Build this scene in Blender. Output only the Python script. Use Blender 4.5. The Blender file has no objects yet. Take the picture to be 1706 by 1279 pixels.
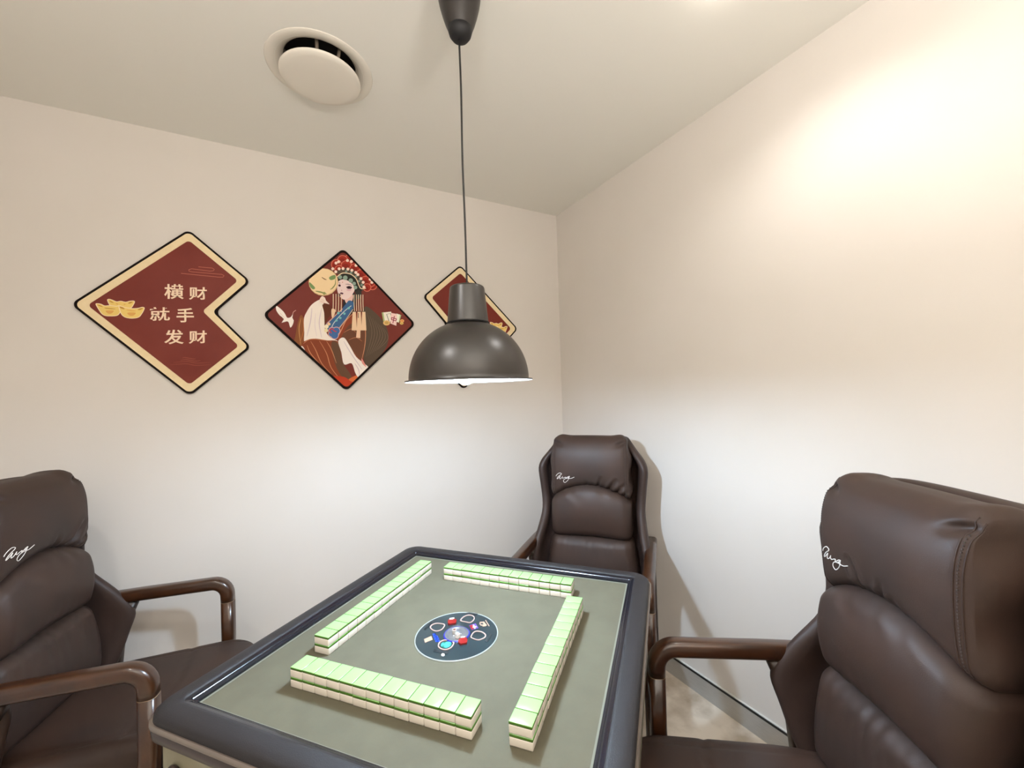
import bpy, bmesh, math, random
from mathutils import Vector, Matrix
from mathutils.bvhtree import BVHTree
from mathutils.geometry import tessellate_polygon
random.seed(7)
SC = bpy.context.scene
COL = SC.collection
PI = math.pi

# ------------------------------------------------------------------ camera
F_PX, YAW, PITCH, ROLL = 682.027, 0.495687, 0.0204917, -0.0289331
CX, CY, CZ = -1.629119, -2.301735, 1.402740
H = 2.609173
fw = Vector((math.sin(YAW) * math.cos(PITCH), math.cos(YAW) * math.cos(PITCH), math.sin(PITCH)))
r0 = Vector((math.cos(YAW), -math.sin(YAW), 0)); u0 = r0.cross(fw)
rr = r0 * math.cos(ROLL) + u0 * math.sin(ROLL)
uu = -r0 * math.sin(ROLL) + u0 * math.cos(ROLL)
cd = bpy.data.cameras.new('camera'); cam = bpy.data.objects.new('camera', cd); COL.objects.link(cam)
cd.sensor_width = 36; cd.lens = F_PX / 1706 * 36; cd.clip_start = 0.02
m = Matrix((rr, uu, -fw)).transposed().to_4x4(); m.translation = Vector((CX, CY, CZ))
cam.matrix_world = m
SC.camera = cam

# ------------------------------------------------------------------ light, exposure
SC.view_settings.view_transform = 'Standard'; SC.view_settings.look = 'None'
SC.view_settings.gamma = 1; SC.view_settings.use_curve_mapping = False
SC.view_settings.exposure = 0.0
SC.cycles.use_denoising = True
SC.cycles.max_bounces = 10; SC.cycles.diffuse_bounces = 7
SC.cycles.sample_clamp_indirect = 8
W = bpy.data.worlds.new('world'); SC.world = W; W.use_nodes = True
W.node_tree.nodes['Background'].inputs[0].default_value = (0.9, 0.85, 0.8, 1)
W.node_tree.nodes['Background'].inputs[1].default_value = 0.2

WARM = (1.0, 0.965, 0.93)
def lamp(kind, name, loc, power, color, **kw):
    d = bpy.data.lights.new(name, kind); d.energy = power; d.color = color
    for k, v in kw.items(): setattr(d, k, v)
    o = bpy.data.objects.new(name, d); COL.objects.link(o); o.location = loc
    return o
for x, y, pw, ang in ((-0.43, -1.69, 15, 148), (-2.25, -1.69, 30, 162)):        # two recessed downlights
    lamp('SPOT', 'downlight_beam', (x, y, H - 0.035), pw, WARM, spot_size=math.radians(ang), spot_blend=0.8, shadow_soft_size=0.045)
for x, y, pw in ((-1.25, -2.95, 28), (-2.05, -2.95, 28)):           # added fill lights, unseen behind the camera, aimed up to brighten the ceiling
    o = lamp('AREA', 'ceiling_fill', (x, y, 1.75), pw, WARM, shape='DISK', size=0.34)
    o.rotation_euler = (PI, 0, 0)
lamp('POINT', 'spot_head_glow', (-0.49, -1.585, H - 0.045), 0.32, (1.0, 0.9, 0.8), shadow_soft_size=0.02)
BULB_COL = (0.60, 0.79, 1.0)

# ------------------------------------------------------------------ materials
def srgb(r, g, b):
    f = lambda c: (c / 255 / 12.92) if c / 255 <= 0.04045 else ((c / 255 + 0.055) / 1.055) ** 2.4
    return (f(r), f(g), f(b))
def mat(name, col, rough=0.5, metal=0.0, noise=None, bump=None, coat=0.0, emit=None, spec=None, trans=0.0, coatr=0.1):
    """noise=(scale, second colour, lo, hi); bump=(scale, strength, distance)"""
    M = bpy.data.materials.new(name); M.use_nodes = True
    nt = M.node_tree; b = nt.nodes['Principled BSDF']
    b.inputs['Base Color'].default_value = (*col, 1); b.inputs['Roughness'].default_value = rough
    b.inputs['Metallic'].default_value = metal
    if spec is not None: b.inputs['Specular IOR Level'].default_value = spec
    if coat: b.inputs['Coat Weight'].default_value = coat; b.inputs['Coat Roughness'].default_value = coatr
    if trans: b.inputs['Transmission Weight'].default_value = trans
    tc = nt.nodes.new('ShaderNodeTexCoord')
    if noise:
        n = nt.nodes.new('ShaderNodeTexNoise'); n.inputs['Scale'].default_value = noise[0]; n.inputs['Detail'].default_value = 5
        mp = nt.nodes.new('ShaderNodeMapping')
        if len(noise) > 4: mp.inputs['Scale'].default_value = noise[4]
        r = nt.nodes.new('ShaderNodeValToRGB')
        r.color_ramp.elements[0].color = (*col, 1); r.color_ramp.elements[1].color = (*noise[1], 1)
        r.color_ramp.elements[0].position = noise[2]; r.color_ramp.elements[1].position = noise[3]
        nt.links.new(tc.outputs['Object'], mp.inputs[0]); nt.links.new(mp.outputs[0], n.inputs[0])
        nt.links.new(n.outputs[0], r.inputs[0]); nt.links.new(r.outputs[0], b.inputs['Base Color'])
    if bump:
        n = nt.nodes.new('ShaderNodeTexNoise'); n.inputs['Scale'].default_value = bump[0]; n.inputs['Detail'].default_value = 3
        bp = nt.nodes.new('ShaderNodeBump'); bp.inputs['Strength'].default_value = bump[1]; bp.inputs['Distance'].default_value = bump[2]
        nt.links.new(tc.outputs['Object'], n.inputs[0]); nt.links.new(n.outputs[0], bp.inputs['Height']); nt.links.new(bp.outputs[0], b.inputs['Normal'])
    if emit:
        b.inputs['Emission Color'].default_value = (*emit[0], 1); b.inputs['Emission Strength'].default_value = emit[1]
    return M
M = {}
M['wall'] = mat('wall_paint', srgb(221, 215, 209), 0.75, noise=(3, srgb(218, 212, 205), .3, .7), bump=(450, .10, .001))
M['ceiling'] = mat('ceiling_paint', srgb(231, 229, 222), 0.85, bump=(300, .05, .001))
M['floor'] = mat('floor_stone', srgb(232, 222, 208), 0.2, noise=(6.5, srgb(186, 172, 154), .42, .66))
M['grout'] = mat('grout', srgb(150, 140, 122), 0.7)
M['metal_base'] = mat('baseboard_metal', srgb(190, 189, 186), 0.36, metal=0.35, noise=(40, srgb(180, 179, 175), .3, .7, (1, 1, 12)))
M['black_gap'] = mat('black_strip', (0.006, 0.006, 0.006), 0.5)
M['ledge_glint'] = mat('ledge_glint', srgb(225, 225, 222), 0.5)  # reflected light along the baseboard top, put into the colour
M['leather'] = mat('brown_leather', srgb(60, 43, 35), 0.54, noise=(6, srgb(52, 40, 35), .35, .65), bump=(520, .16, .0012), spec=0.32)
M['leather_shell'] = mat('brown_leather_shell', srgb(56, 41, 35), 0.52, noise=(6, srgb(50, 37, 32), .35, .65), bump=(520, .16, .0012), spec=0.32)
M['stitch'] = mat('stitch_thread', srgb(60, 48, 42), 0.7)
M['wood'] = mat('walnut_lacquer', srgb(66, 36, 15), 0.3, noise=(9, srgb(36, 18, 8), .32, .72, (14, 1.2, 1.2)), coat=0.4, coatr=0.12)
M['wood_dark'] = mat('walnut_rail', srgb(46, 28, 17), 0.4, noise=(9, srgb(30, 18, 11), .32, .72, (14, 1.2, 1.2)))
M['ring'] = mat('pale_joint_line', srgb(150, 125, 98), 0.4)
M['logo'] = mat('white_embroidery', srgb(240, 236, 232), 0.6)
M['cloth'] = mat('table_cloth', srgb(91, 87, 70), 0.9, noise=(16, srgb(86, 82, 66), .35, .65), bump=(900, .2, .0008))
M['cloth_edge'] = mat('cloth_edge_tape', srgb(118, 117, 104), 0.8)
M['lip'] = mat('glossy_navy_lip', srgb(14, 16, 26), 0.2, coat=0.3, coatr=0.08)
M['pad'] = mat('charcoal_grained_plastic', srgb(36, 33, 34), 0.55, bump=(650, .35, .0015), spec=0.35)
M['trim_light'] = mat('champagne_trim', srgb(122, 112, 104), 0.35, metal=0.35)
M['trim_dark'] = mat('brown_trim', srgb(66, 56, 53), 0.35, metal=0.3)
M['body'] = mat('olive_beige_panel', srgb(140, 135, 112), 0.5, noise=(14, srgb(130, 125, 103), .35, .65))
M['dark_plastic'] = mat('dark_plastic', srgb(32, 30, 30), 0.5)
M['tile_white'] = mat('tile_ivory', srgb(224, 216, 203), 0.22, coat=0.3)
M['tile_green'] = mat('tile_green', srgb(152, 208, 128), 0.25, coat=0.3)
M['tile_line'] = mat('tile_green_edge', srgb(66, 104, 24), 0.3, coat=0.2)
M['disc'] = mat('teal_panel', srgb(32, 48, 54), 0.25, coat=0.3, noise=(30, srgb(40, 56, 60), .4, .65))
M['disc_rim'] = mat('white_ring', srgb(170, 176, 174), 0.3)
M['cup'] = mat('dice_cup', srgb(112, 116, 122), 0.3)
M['blue_ring'] = mat('blue_ring', srgb(30, 34, 140), 0.3)
M['glass'] = mat('clear_dome', (1, 1, 1), 0.02, trans=1.0)
_nt = M['glass'].node_tree; _nt.nodes.clear()
_o = _nt.nodes.new('ShaderNodeOutputMaterial'); _m = _nt.nodes.new('ShaderNodeMixShader'); _t = _nt.nodes.new('ShaderNodeBsdfTransparent'); _g = _nt.nodes.new('ShaderNodeBsdfGlossy')
_g.inputs['Roughness'].default_value = .03; _m.inputs[0].default_value = .08
_nt.links.new(_t.outputs[0], _m.inputs[1]); _nt.links.new(_g.outputs[0], _m.inputs[2]); _nt.links.new(_m.outputs[0], _o.inputs[0])
M['slot'] = mat('black_slot', srgb(8, 18, 22), 0.5)
M['lit_ring'] = mat('pale_ring', srgb(190, 160, 152), 0.4)
M['cyan'] = mat('cyan_display', srgb(70, 170, 176), 0.4, noise=(90, srgb(18, 104, 74), .45, .65))
M['red_btn'] = mat('red_button', srgb(130, 22, 20), 0.3)
M['white_mark'] = mat('white_mark', srgb(200, 195, 190), 0.5)
M['purple'] = mat('purple_sticker', srgb(90, 60, 160), 0.5)
M['blue_print'] = mat('blue_print', srgb(24, 70, 210), 0.5)
M['beige_print'] = mat('beige_print', srgb(186, 150, 128), 0.5)
M['lamp_dark'] = mat('satin_charcoal_enamel', srgb(36, 31, 27), 0.35)
M['lamp_dark'].node_tree.nodes['Principled BSDF'].inputs['IOR'].default_value = 1.62
M['lamp_in'] = mat('white_enamel', srgb(244, 244, 242), 0.4)
M['canopy'] = mat('brown_black_plastic', srgb(38, 33, 30), 0.38)
M['canopy_cap'] = mat('black_rubber', srgb(12, 11, 14), 0.6)
M['cord'] = mat('black_cord', srgb(20, 17, 16), 0.5)
M['bulb'] = mat('lit_bulb_glass', (0.9, 0.9, 0.9), 0.3, emit=(BULB_COL, 1200))
M['socket'] = mat('socket_white', srgb(220, 220, 215), 0.5)
M['vent'] = mat('vent_plastic', srgb(226, 220, 209), 0.5)
M['vent_dark'] = mat('vent_duct_dark', (0.012, 0.011, 0.010), 0.7)
M['vent_strut'] = mat('vent_strut', srgb(110, 98, 84), 0.6)
M['board_black'] = mat('board_black', srgb(22, 13, 9), 0.75, spec=0.15)
M['cream'] = mat('print_cream', srgb(236, 214, 172), 0.7, noise=(60, srgb(240, 220, 180), .35, .65), spec=0.2)
M['red_field'] = mat('print_red', srgb(114, 34, 20), 0.5, noise=(5, srgb(122, 44, 30), .35, .7), spec=0.3)
M['ink_cream'] = mat('ink_cream', srgb(244, 216, 186), 0.5)
M['ink_faint'] = mat('ink_faint', srgb(186, 96, 70), 0.5)
_c = {}
def ink(r, g, b):
    k = (r, g, b)
    if k not in _c: _c[k] = mat('print_ink_%02x%02x%02x' % k, srgb(r, g, b), 0.65, spec=0.2)
    return _c[k]

# ------------------------------------------------------------------ helpers
def empty(name, loc=(0, 0, 0), rz=0.0, label=None, cat=None, group=None):
    o = bpy.data.objects.new(name, None); COL.objects.link(o); o.location = loc; o.rotation_euler = (0, 0, rz)
    o.empty_display_size = 0.05
    return tag(o, label, cat, group)
def tag(o, label=None, cat=None, group=None, kind=None):
    if label: o['label'] = label
    if cat: o['category'] = cat
    if group: o['group'] = group
    if kind: o['kind'] = kind
    return o
def link(name, bm_or_me, mats, parent=None, smooth=True, loc=None):
    if isinstance(bm_or_me, bmesh.types.BMesh):
        me = bpy.data.meshes.new(name); bmesh.ops.recalc_face_normals(bm_or_me, faces=bm_or_me.faces); bm_or_me.to_mesh(me); bm_or_me.free()
    else: me = bm_or_me
    if not isinstance(mats, (list, tuple)): mats = [mats]
    if not me.materials:
        for x in mats: me.materials.append(x)
    if smooth:
        me.polygons.foreach_set('use_smooth', [True] * len(me.polygons))
    o = bpy.data.objects.new(name, me); COL.objects.link(o)
    if parent: o.parent = parent
    if loc: o.location = loc
    return o
def autosmooth(o, deg=35):
    me = o.data
    bm = bmesh.new(); bm.from_mesh(me)
    lim = math.radians(deg)
    for e in bm.edges:
        e.smooth = not (len(e.link_faces) == 2 and e.calc_face_angle(0) > lim)
    bm.to_mesh(me); bm.free(); return o
def box(bm, x0, x1, y0, y1, z0, z1, bev=0.0, seg=2):
    r = bmesh.ops.create_cube(bm, size=1)
    vs = r['verts']
    for v in vs:
        v.co = Vector((x0 + (v.co.x + .5) * (x1 - x0), y0 + (v.co.y + .5) * (y1 - y0), z0 + (v.co.z + .5) * (z1 - z0)))
    if bev:
        es = list({e for v in vs for e in v.link_edges})
        bmesh.ops.bevel(bm, geom=es, offset=bev, segments=seg, profile=0.6, affect='EDGES')
    return bm
def lathe(bm, prof, n=48, c=(0, 0), closed=False):
    rings = []
    for r, z in prof:
        if r < 1e-6: rings.append([bm.verts.new((c[0], c[1], z))])
        else: rings.append([bm.verts.new((c[0] + r * math.cos(2 * PI * i / n), c[1] + r * math.sin(2 * PI * i / n), z)) for i in range(n)])
    prs = list(zip(rings, rings[1:])) + ([(rings[-1], rings[0])] if closed else [])
    for a, b in prs:
        for i in range(n):
            j = (i + 1) % n
            if len(a) == 1 and len(b) == 1: continue
            if len(a) == 1: bm.faces.new((a[0], b[j], b[i]))
            elif len(b) == 1: bm.faces.new((a[i], a[j], b[0]))
            else: bm.faces.new((a[i], a[j], b[j], b[i]))
    return bm
def rsq(half, r, n=7):
    pts = []
    for cx_, cy_, a0 in ((1, 1, 0), (-1, 1, 90), (-1, -1, 180), (1, -1, 270)):
        for k in range(n + 1):
            a = math.radians(a0 + 90 * k / n)
            pts.append((cx_ * (half - r) + r * math.cos(a), cy_ * (half - r) + r * math.sin(a)))
    return pts
def rings_sq(bm, prof, closed=False, cap=False):
    R = []
    for half, r, z in prof: R.append([bm.verts.new((x, y, z)) for x, y in rsq(half, r)])
    prs = list(zip(R, R[1:])) + ([(R[-1], R[0])] if closed else [])
    for a, b in prs:
        for i in range(len(a)):
            j = (i + 1) % len(a); bm.faces.new((a[i], a[j], b[j], b[i]))
    if cap: bm.faces.new(R[-1]); bm.faces.new(list(reversed(R[0])))
    return bm
def tube(bm, pts, r, n=8, cap=True, rads=None):
    pts = [Vector(p) for p in pts]; R = []; up = None
    for i, p in enumerate(pts):
        t = (pts[min(i + 1, len(pts) - 1)] - pts[max(i - 1, 0)]).normalized()
        if up is None: up = t.orthogonal().normalized()
        up = (up - t * up.dot(t)).normalized(); s = t.cross(up)
        q = rads[i] if rads else r
        R.append([bm.verts.new(p + up * q * math.cos(2 * PI * k / n) + s * q * math.sin(2 * PI * k / n)) for k in range(n)])
    for a, b in zip(R, R[1:]):
        for i in range(n):
            j = (i + 1) % n; bm.faces.new((a[i], a[j], b[j], b[i]))
    if cap: bm.faces.new(R[0]); bm.faces.new(R[-1])
    return bm
def spline(pts, k=6, closed=False):
    n = len(pts); out = []
    P = lambda i: pts[i % n] if closed else pts[max(0, min(n - 1, i))]
    for i in range(n if closed else n - 1):
        a, b, c, d = P(i - 1), P(i), P(i + 1), P(i + 2)
        for j in range(k):
            t = j / k
            out.append(tuple(0.5 * (2 * b[q] + (c[q] - a[q]) * t + (2 * a[q] - 5 * b[q] + 4 * c[q] - d[q]) * t * t + (-a[q] + 3 * b[q] - 3 * c[q] + d[q]) * t ** 3) for q in range(len(b))))
    if not closed: out.append(tuple(pts[-1]))
    return out
def interp(tab, x):
    if x <= tab[0][0]: return tab[0][1]
    for (a, fa), (b, fb) in zip(tab, tab[1:]):
        if x <= b:
            t = (x - a) / (b - a); t = t * t * (3 - 2 * t) * .5 + t * .5
            return fa + (fb - fa) * t
    return tab[-1][1]
def prism(bm, pts, z0, z1):
    """closed 2-D outline extruded between z0 and z1"""
    a = [bm.verts.new((x, y, z0)) for x, y in pts]; b = [bm.verts.new((x, y, z1)) for x, y in pts]
    tri = tessellate_polygon([[Vector((x, y, 0)) for x, y in pts]])
    for t in tri:
        try: bm.faces.new([b[i] for i in t]); bm.faces.new([a[i] for i in reversed(t)])
        except ValueError: pass
    for i in range(len(pts)):
        j = (i + 1) % len(pts); bm.faces.new((a[i], a[j], b[j], b[i]))
    return bm

# ------------------------------------------------------------------ room
XW, YB = -2.72, -3.42      # far sides of the small room
def struct(name, bm, m, smooth=False, parent=None):
    o = link(name, bm, m, parent, smooth)
    if not parent: o['kind'] = 'structure'
    return o
b = bmesh.new(); box(b, XW, 0.0, 0.0, 0.12, 0, H); struct('wall_left', b, M['wall'])
b = bmesh.new(); box(b, 0.0, 0.12, YB, 0.12, 0, H); struct('wall_right', b, M['wall'])
b = bmesh.new(); box(b, XW - .12, XW, YB, 0.12, 0, H); struct('wall_far_left', b, M['wall'])
b = bmesh.new(); box(b, XW - .12, 0.12, YB - .12, YB, 0, H); struct('wall_back', b, M['wall'])
# ceiling with the round vent opening cut in it
VC = (-1.513, -0.675)
b = bmesh.new()
outer = [(XW - .12, YB - .12), (0.12, YB - .12), (0.12, 0.12), (XW - .12, 0.12)]
hole = [(VC[0] + .1485 * math.cos(2 * PI * i / 40), VC[1] + .1485 * math.sin(2 * PI * i / 40)) for i in range(40)]
allp = outer + hole
for zz in (H, H + .02):
    vs = [b.verts.new((x, y, zz)) for x, y in allp]
    for t in tessellate_polygon([[Vector((x, y, 0)) for x, y in outer], [Vector((x, y, 0)) for x, y in hole]]):
        b.faces.new([vs[i] for i in t])
struct('ceiling', b, M['ceiling'])
# floor: slab and stone tiles with recessed joints
b = bmesh.new(); box(b, XW - .12, 0.12, YB - .12, 0.12, -0.06, -0.003)
floor = struct('floor', b, M['grout'])
TS = 0.80
nx = int(-XW // TS) + 1; ny = int(-YB // TS) + 1
for i in range(nx):
    for j in range(ny):
        x1, y1 = -i * TS, -j * TS
        x0, y0 = max(XW, x1 - TS), max(YB, y1 - TS)
        if x1 - x0 < .05 or y1 - y0 < .05: continue
        b = bmesh.new(); box(b, x0 + .001, x1 - .001, y0 + .001, y1 - .001, -0.0028, 0.0, .0008, 1)
        link('floor_tile', b, M['floor'], floor, False)
HB = 0.0895
def baseboard(name, horiz):
    b = bmesh.new()
    if horiz: box(b, XW, -0.012, -0.010, -.0005, 0.0005, HB - .006)
    else: box(b, -0.010, -.0005, YB, -0.0005, 0.0005, HB - .006)
    o = struct(name, b, M['metal_base'])
    b = bmesh.new()
    if horiz: box(b, XW, -0.012, -0.0115, -.0005, HB - .006, HB)
    else: box(b, -0.0115, -.0005, YB, -0.0005, HB - .006, HB)
    link('black_strip', b, M['black_gap'], o, False)
    b = bmesh.new()
    if horiz: box(b, XW, -0.012, -0.007, -.0005, HB, HB + .006, .001, 1)
    else: box(b, -0.007, -.0005, YB, -0.0005, HB, HB + .006, .001, 1)
    link('glint_ledge', b, M['ledge_glint'], o, False)  # thin ledge, painted pale to stand in for light reflected there
baseboard('baseboard_left', True); baseboard('baseboard_right', False)

# ------------------------------------------------------------------ wall boards (flat prints on black boards)
HW = ((2.841976181e-03, -8.929255131e-05, -2.601360640), (-7.442207783e-04, -2.291004874e-03, 2.987134068), (-4.823459527e-04, 3.227347152e-05, 1.0))
def rect(px, py):       # rectified artwork coordinates on the wall plane
    w = HW[2][0] * px + HW[2][1] * py + HW[2][2]
    return ((HW[0][0] * px + HW[0][1] * py + HW[0][2]) / w, (HW[1][0] * px + HW[1][1] * py + HW[1][2]) / w)
def inset(poly, d):
    n = len(poly); L = []
    for i in range(n):
        a, c = Vector(poly[i]), Vector(poly[(i + 1) % n]); t = (c - a).normalized(); nn = Vector((-t.y, t.x))
        L.append((a + nn * d, t))
    out = []
    for i in range(n):
        (p, t), (q, s) = L[i - 1], L[i]
        den = t.x * s.y - t.y * s.x
        k = ((q - p).x * s.y - (q - p).y * s.x) / den
        out.append(tuple(p + t * k))
    return out
def fillet(poly, r, n=8):
    out = []; N = len(poly)
    for i in range(N):
        p0, p1, p2 = Vector(poly[i - 1]), Vector(poly[i]), Vector(poly[(i + 1) % N])
        a = (p0 - p1).normalized(); c = (p2 - p1).normalized()
        half = a.angle(c) / 2; d = r / math.tan(half)
        A = p1 + a * d; Cc = p1 + c * d; ctr = p1 + (a + c).normalized() * (r / math.sin(half))
        a0 = math.atan2((A - ctr).y, (A - ctr).x); a1 = math.atan2((Cc - ctr).y, (Cc - ctr).x)
        da = (a1 - a0 + PI) % (2 * PI) - PI
        out += [(ctr.x + r * math.cos(a0 + da * k / n), ctr.y + r * math.sin(a0 + da * k / n)) for k in range(n + 1)]
    return out
def wallprism(pts, y0, y1, org):
    b = bmesh.new(); prism(b, [(x - org[0], z - org[1]) for x, z in pts], y0, y1)
    for v in b.verts: v.co = Vector((v.co.x, -v.co.z, v.co.y))
    return b
def clip(poly, cl):
    out = list(poly); n = len(cl)
    for i in range(n):
        a, c = cl[i], cl[(i + 1) % n]
        side = lambda p: (c[0] - a[0]) * (p[1] - a[1]) - (c[1] - a[1]) * (p[0] - a[0])
        src, out = out, []
        for k in range(len(src)):
            p, q = src[k - 1], src[k]; sp, sq = side(p), side(q)
            if (sp >= 0) != (sq >= 0):
                t = sp / (sp - sq); out.append((p[0] + (q[0] - p[0]) * t, p[1] + (q[1] - p[1]) * t))
            if sq >= 0: out.append(q)
        if not out: return []
    return out
class Art:
    """flat printed artwork: coloured ink patches laid on the board face, one mesh"""
    def __init__(s, org, y, clipper=None): s.bm = bmesh.new(); s.m = []; s.org = org; s.y = y; s.k = 0; s.clip = clipper
    def poly(s, pts, m):
        if s.clip: pts = clip(pts, s.clip)
        if len(pts) < 3: return
        s.k += 1; yy = s.y - s.k * 1.6e-5
        if m not in s.m: s.m.append(m)
        mi = s.m.index(m)
        vs = [s.bm.verts.new((x - s.org[0], yy, z - s.org[1])) for x, z in pts]
        for t in tessellate_polygon([[Vector((x, z, 0)) for x, z in pts]]):
            try: f = s.bm.faces.new([vs[i] for i in t]); f.material_index = mi
            except ValueError: pass
    def line(s, pts, w, m, taper=False):
        n = len(pts); L, R = [], []
        for i in range(n):
            a = Vector(pts[max(0, i - 1)]); c = Vector(pts[min(n - 1, i + 1)]); t = (c - a)
            if t.length < 1e-9: continue
            t.normalize(); nn = Vector((-t.y, t.x)); q = w / 2
            if taper: q *= 0.25 + 0.75 * math.sin(PI * min(1, max(0, (i + .5) / n)))
            L.append(tuple(Vector(pts[i]) + nn * q)); R.append(tuple(Vector(pts[i]) - nn * q))
        for i in range(len(L) - 1): 
            s.poly([L[i], L[i + 1], R[i + 1], R[i]], m); s.k -= 1
        s.k += 1
    def done(s, name, parent):
        me = bpy.data.meshes.new(name); 
        for f in s.bm.faces:
            f.normal_update()
            if f.normal.y > 0: f.normal_flip()
        s.bm.to_mesh(me); s.bm.free()
        for m in s.m: me.materials.append(m)
        return link(name, me, s.m, parent, False)

def board(name, corners, org, label, band):
    o = empty(name, (org[0], -0.0008, org[1]), 0, label, 'wall art')
    rnd = 0.026
    link('backing_board', wallprism(fillet(corners, rnd), 0.0, 0.009, org), M['board_black'], o, False)
    if band:
        link('cream_border', wallprism(fillet(inset(corners, 0.0085), rnd * .8), 0.009, 0.0096, org), M['cream'], o, False)
        link('red_panel', wallprism(fillet(inset(corners, 0.036), rnd * .6), 0.0096, 0.0102, org), M['red_field'], o, False)
    else:
        link('red_panel', wallprism(fillet(inset(corners, 0.011), rnd * .8), 0.009, 0.0096, org), M['red_field'], o, False)
    return o
zc = 1.811
LB = [(-2.402, 1.811), (-2.025, 1.436), (-1.801, 1.656), (-1.914, 1.813), (-1.799, 1.968), (-2.023, 2.172)]
LB = [(-2.408, 1.811), (-2.027, 1.428), (-1.791, 1.655), (-1.928, 1.812), (-1.789, 1.968), (-2.023, 2.178)]
cxL, cxR = -2.03, -0.713
RB = [(cxL - x + cxR, z) for x, z in LB][::-1]
MB = [(-1.744, 1.811), (-1.373, 1.434), (-1.000, 1.806), (-1.375, 2.186)]
boardL = board('wall_board', LB, (-2.05, zc), 'notched diamond board with gold ingots and cream characters, left end of the wall', True)
boardM = board('wall_board', MB, (-1.373, zc), 'black-edged diamond picture of an opera lady holding a round fan', False)
boardR = board('wall_board', RB, (-0.70, zc), 'notched cream-edged diamond board partly hidden behind the pendant lamp', True)

def ingots(art, fx=lambda p: p):
    g = lambda pts: [fx(rect(150 + x / 17.06, 490 + y / 17.06)) for x, y in pts]
    gold, deep, pale, mid = ink(238, 206, 120), ink(196, 146, 66), ink(250, 226, 190), ink(226, 168, 92)
    for body, tips in (
        ([(525, 175), (580, 158), (660, 180), (780, 228), (900, 212), (1040, 240), (1150, 212), (1265, 205), (1288, 240), (1250, 320), (1190, 400), (1050, 440), (800, 430), (640, 380), (560, 270)],
         [[(570, 195), (640, 215), (705, 265), (620, 245)], [(1110, 280), (1150, 240), (1240, 232), (1180, 275)], [(760, 270), (830, 290), (800, 310)], [(980, 290), (1050, 300), (1000, 315)]]),
        ([(200, 300), (250, 282), (350, 300), (450, 345), (600, 335), (780, 360), (860, 340), (900, 460), (860, 560), (780, 620), (600, 632), (460, 620), (370, 570), (290, 460)],
         [[(240, 315), (320, 330), (400, 380), (300, 355)], [(440, 400), (600, 410), (760, 430), (640, 440), (480, 425)], [(480, 480), (700, 480), (640, 560), (540, 560)]]),
        ([(850, 350), (960, 370), (1060, 400), (1250, 420), (1400, 410), (1500, 385), (1565, 400), (1545, 470), (1490, 570), (1410, 660), (1260, 695), (1100, 685), (980, 640), (900, 540)],
         [[(860, 370), (950, 380), (1010, 440), (920, 425)], [(1380, 460), (1430, 420), (1530, 410), (1460, 460)], [(1040, 460), (1180, 470), (1340, 490), (1200, 500)], [(1090, 540), (1320, 540), (1260, 620), (1150, 620)]])):
        bd = spline(g(body), 3, True)
        art.poly(bd, gold); art.line(bd + bd[:1], .0026, pale)
        for k, tp in enumerate(tips): art.poly(spline(g(tp), 3, True), deep if k < 2 else mid)
# --- left board print
A = Art((-2.05, zc), -0.0103)
ingots(A)
q4 = lambda pts: [rect(100 + x / 3.997, 360 + y / 3.997) for x, y in pts]
A.line(q4([(925, 342), (1015, 350), (1030, 358), (1025, 368), (1000, 370), (880, 355), (862, 360), (862, 370), (880, 375), (1080, 392), (1095, 400), (1088, 410), (1060, 410), (810, 385)]), .0022, M['ink_faint'])
for yy, x0, x1 in ((990, 740, 1010), (975, 760, 1000), (962, 805, 940), (948, 820, 905)):
    A.line(spline(q4([(x0, yy), ((x0 + x1) / 2 - 30, yy - 6), ((x0 + x1) / 2 + 30, yy + 4), (x1, yy)]), 6), .0035, ink(146, 72, 56), True)
A.done('ingot_print', boardL)
A = Art((-0.70, zc), -0.0103); ingots(A, lambda p: (cxL + cxR - p[0], p[1] + .004)); A.done('ingot_print', boardR)
def glyph(ch, px, py, w, h, parent, org, m, y=-0.0106):
    cu = bpy.data.curves.new('lettering', 'FONT'); cu.body = ch; cu.size = 1.0; cu.align_x = 'CENTER'; cu.offset = 0.016
    t = bpy.data.objects.new('tmp_text', cu); COL.objects.link(t)
    dg = bpy.context.evaluated_depsgraph_get(); dg.update()
    me = bpy.data.meshes.new_from_object(t.evaluated_get(dg)); bpy.data.objects.remove(t)
    xs = [v.co.x for v in me.vertices]; ys = [v.co.y for v in me.vertices]
    if not xs: return
    mx, my = (min(xs) + max(xs)) / 2, (min(ys) + max(ys)) / 2
    sx, sy = w / (max(xs) - min(xs)), h / (max(ys) - min(ys))
    cx_, cz_ = rect(px, py)
    for v in me.vertices:
        X, Z = (v.co.x - mx) * sx, (v.co.y - my) * sy
        Z += 0.07 * X
        v.co = Vector((cx_ - org[0] + X, y, cz_ - org[1] + Z))
    me.materials.clear(); me.materials.append(m)
    return link('character', me, m, parent, False)
for ch, px, py, w_, h_ in (('横', 291.0, 486.6, .068, .066), ('财', 330.6, 489.5, .066, .058), ('就', 267.6, 523.7, .068, .060), ('手', 309.6, 525.6, .062, .064), ('发', 291.0, 561.6, .068, .064), ('财', 330.4, 561.8, .066, .058)):
    glyph(ch, px, py, w_, h_, boardL, (-2.05, zc), M['ink_cream'])

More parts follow.
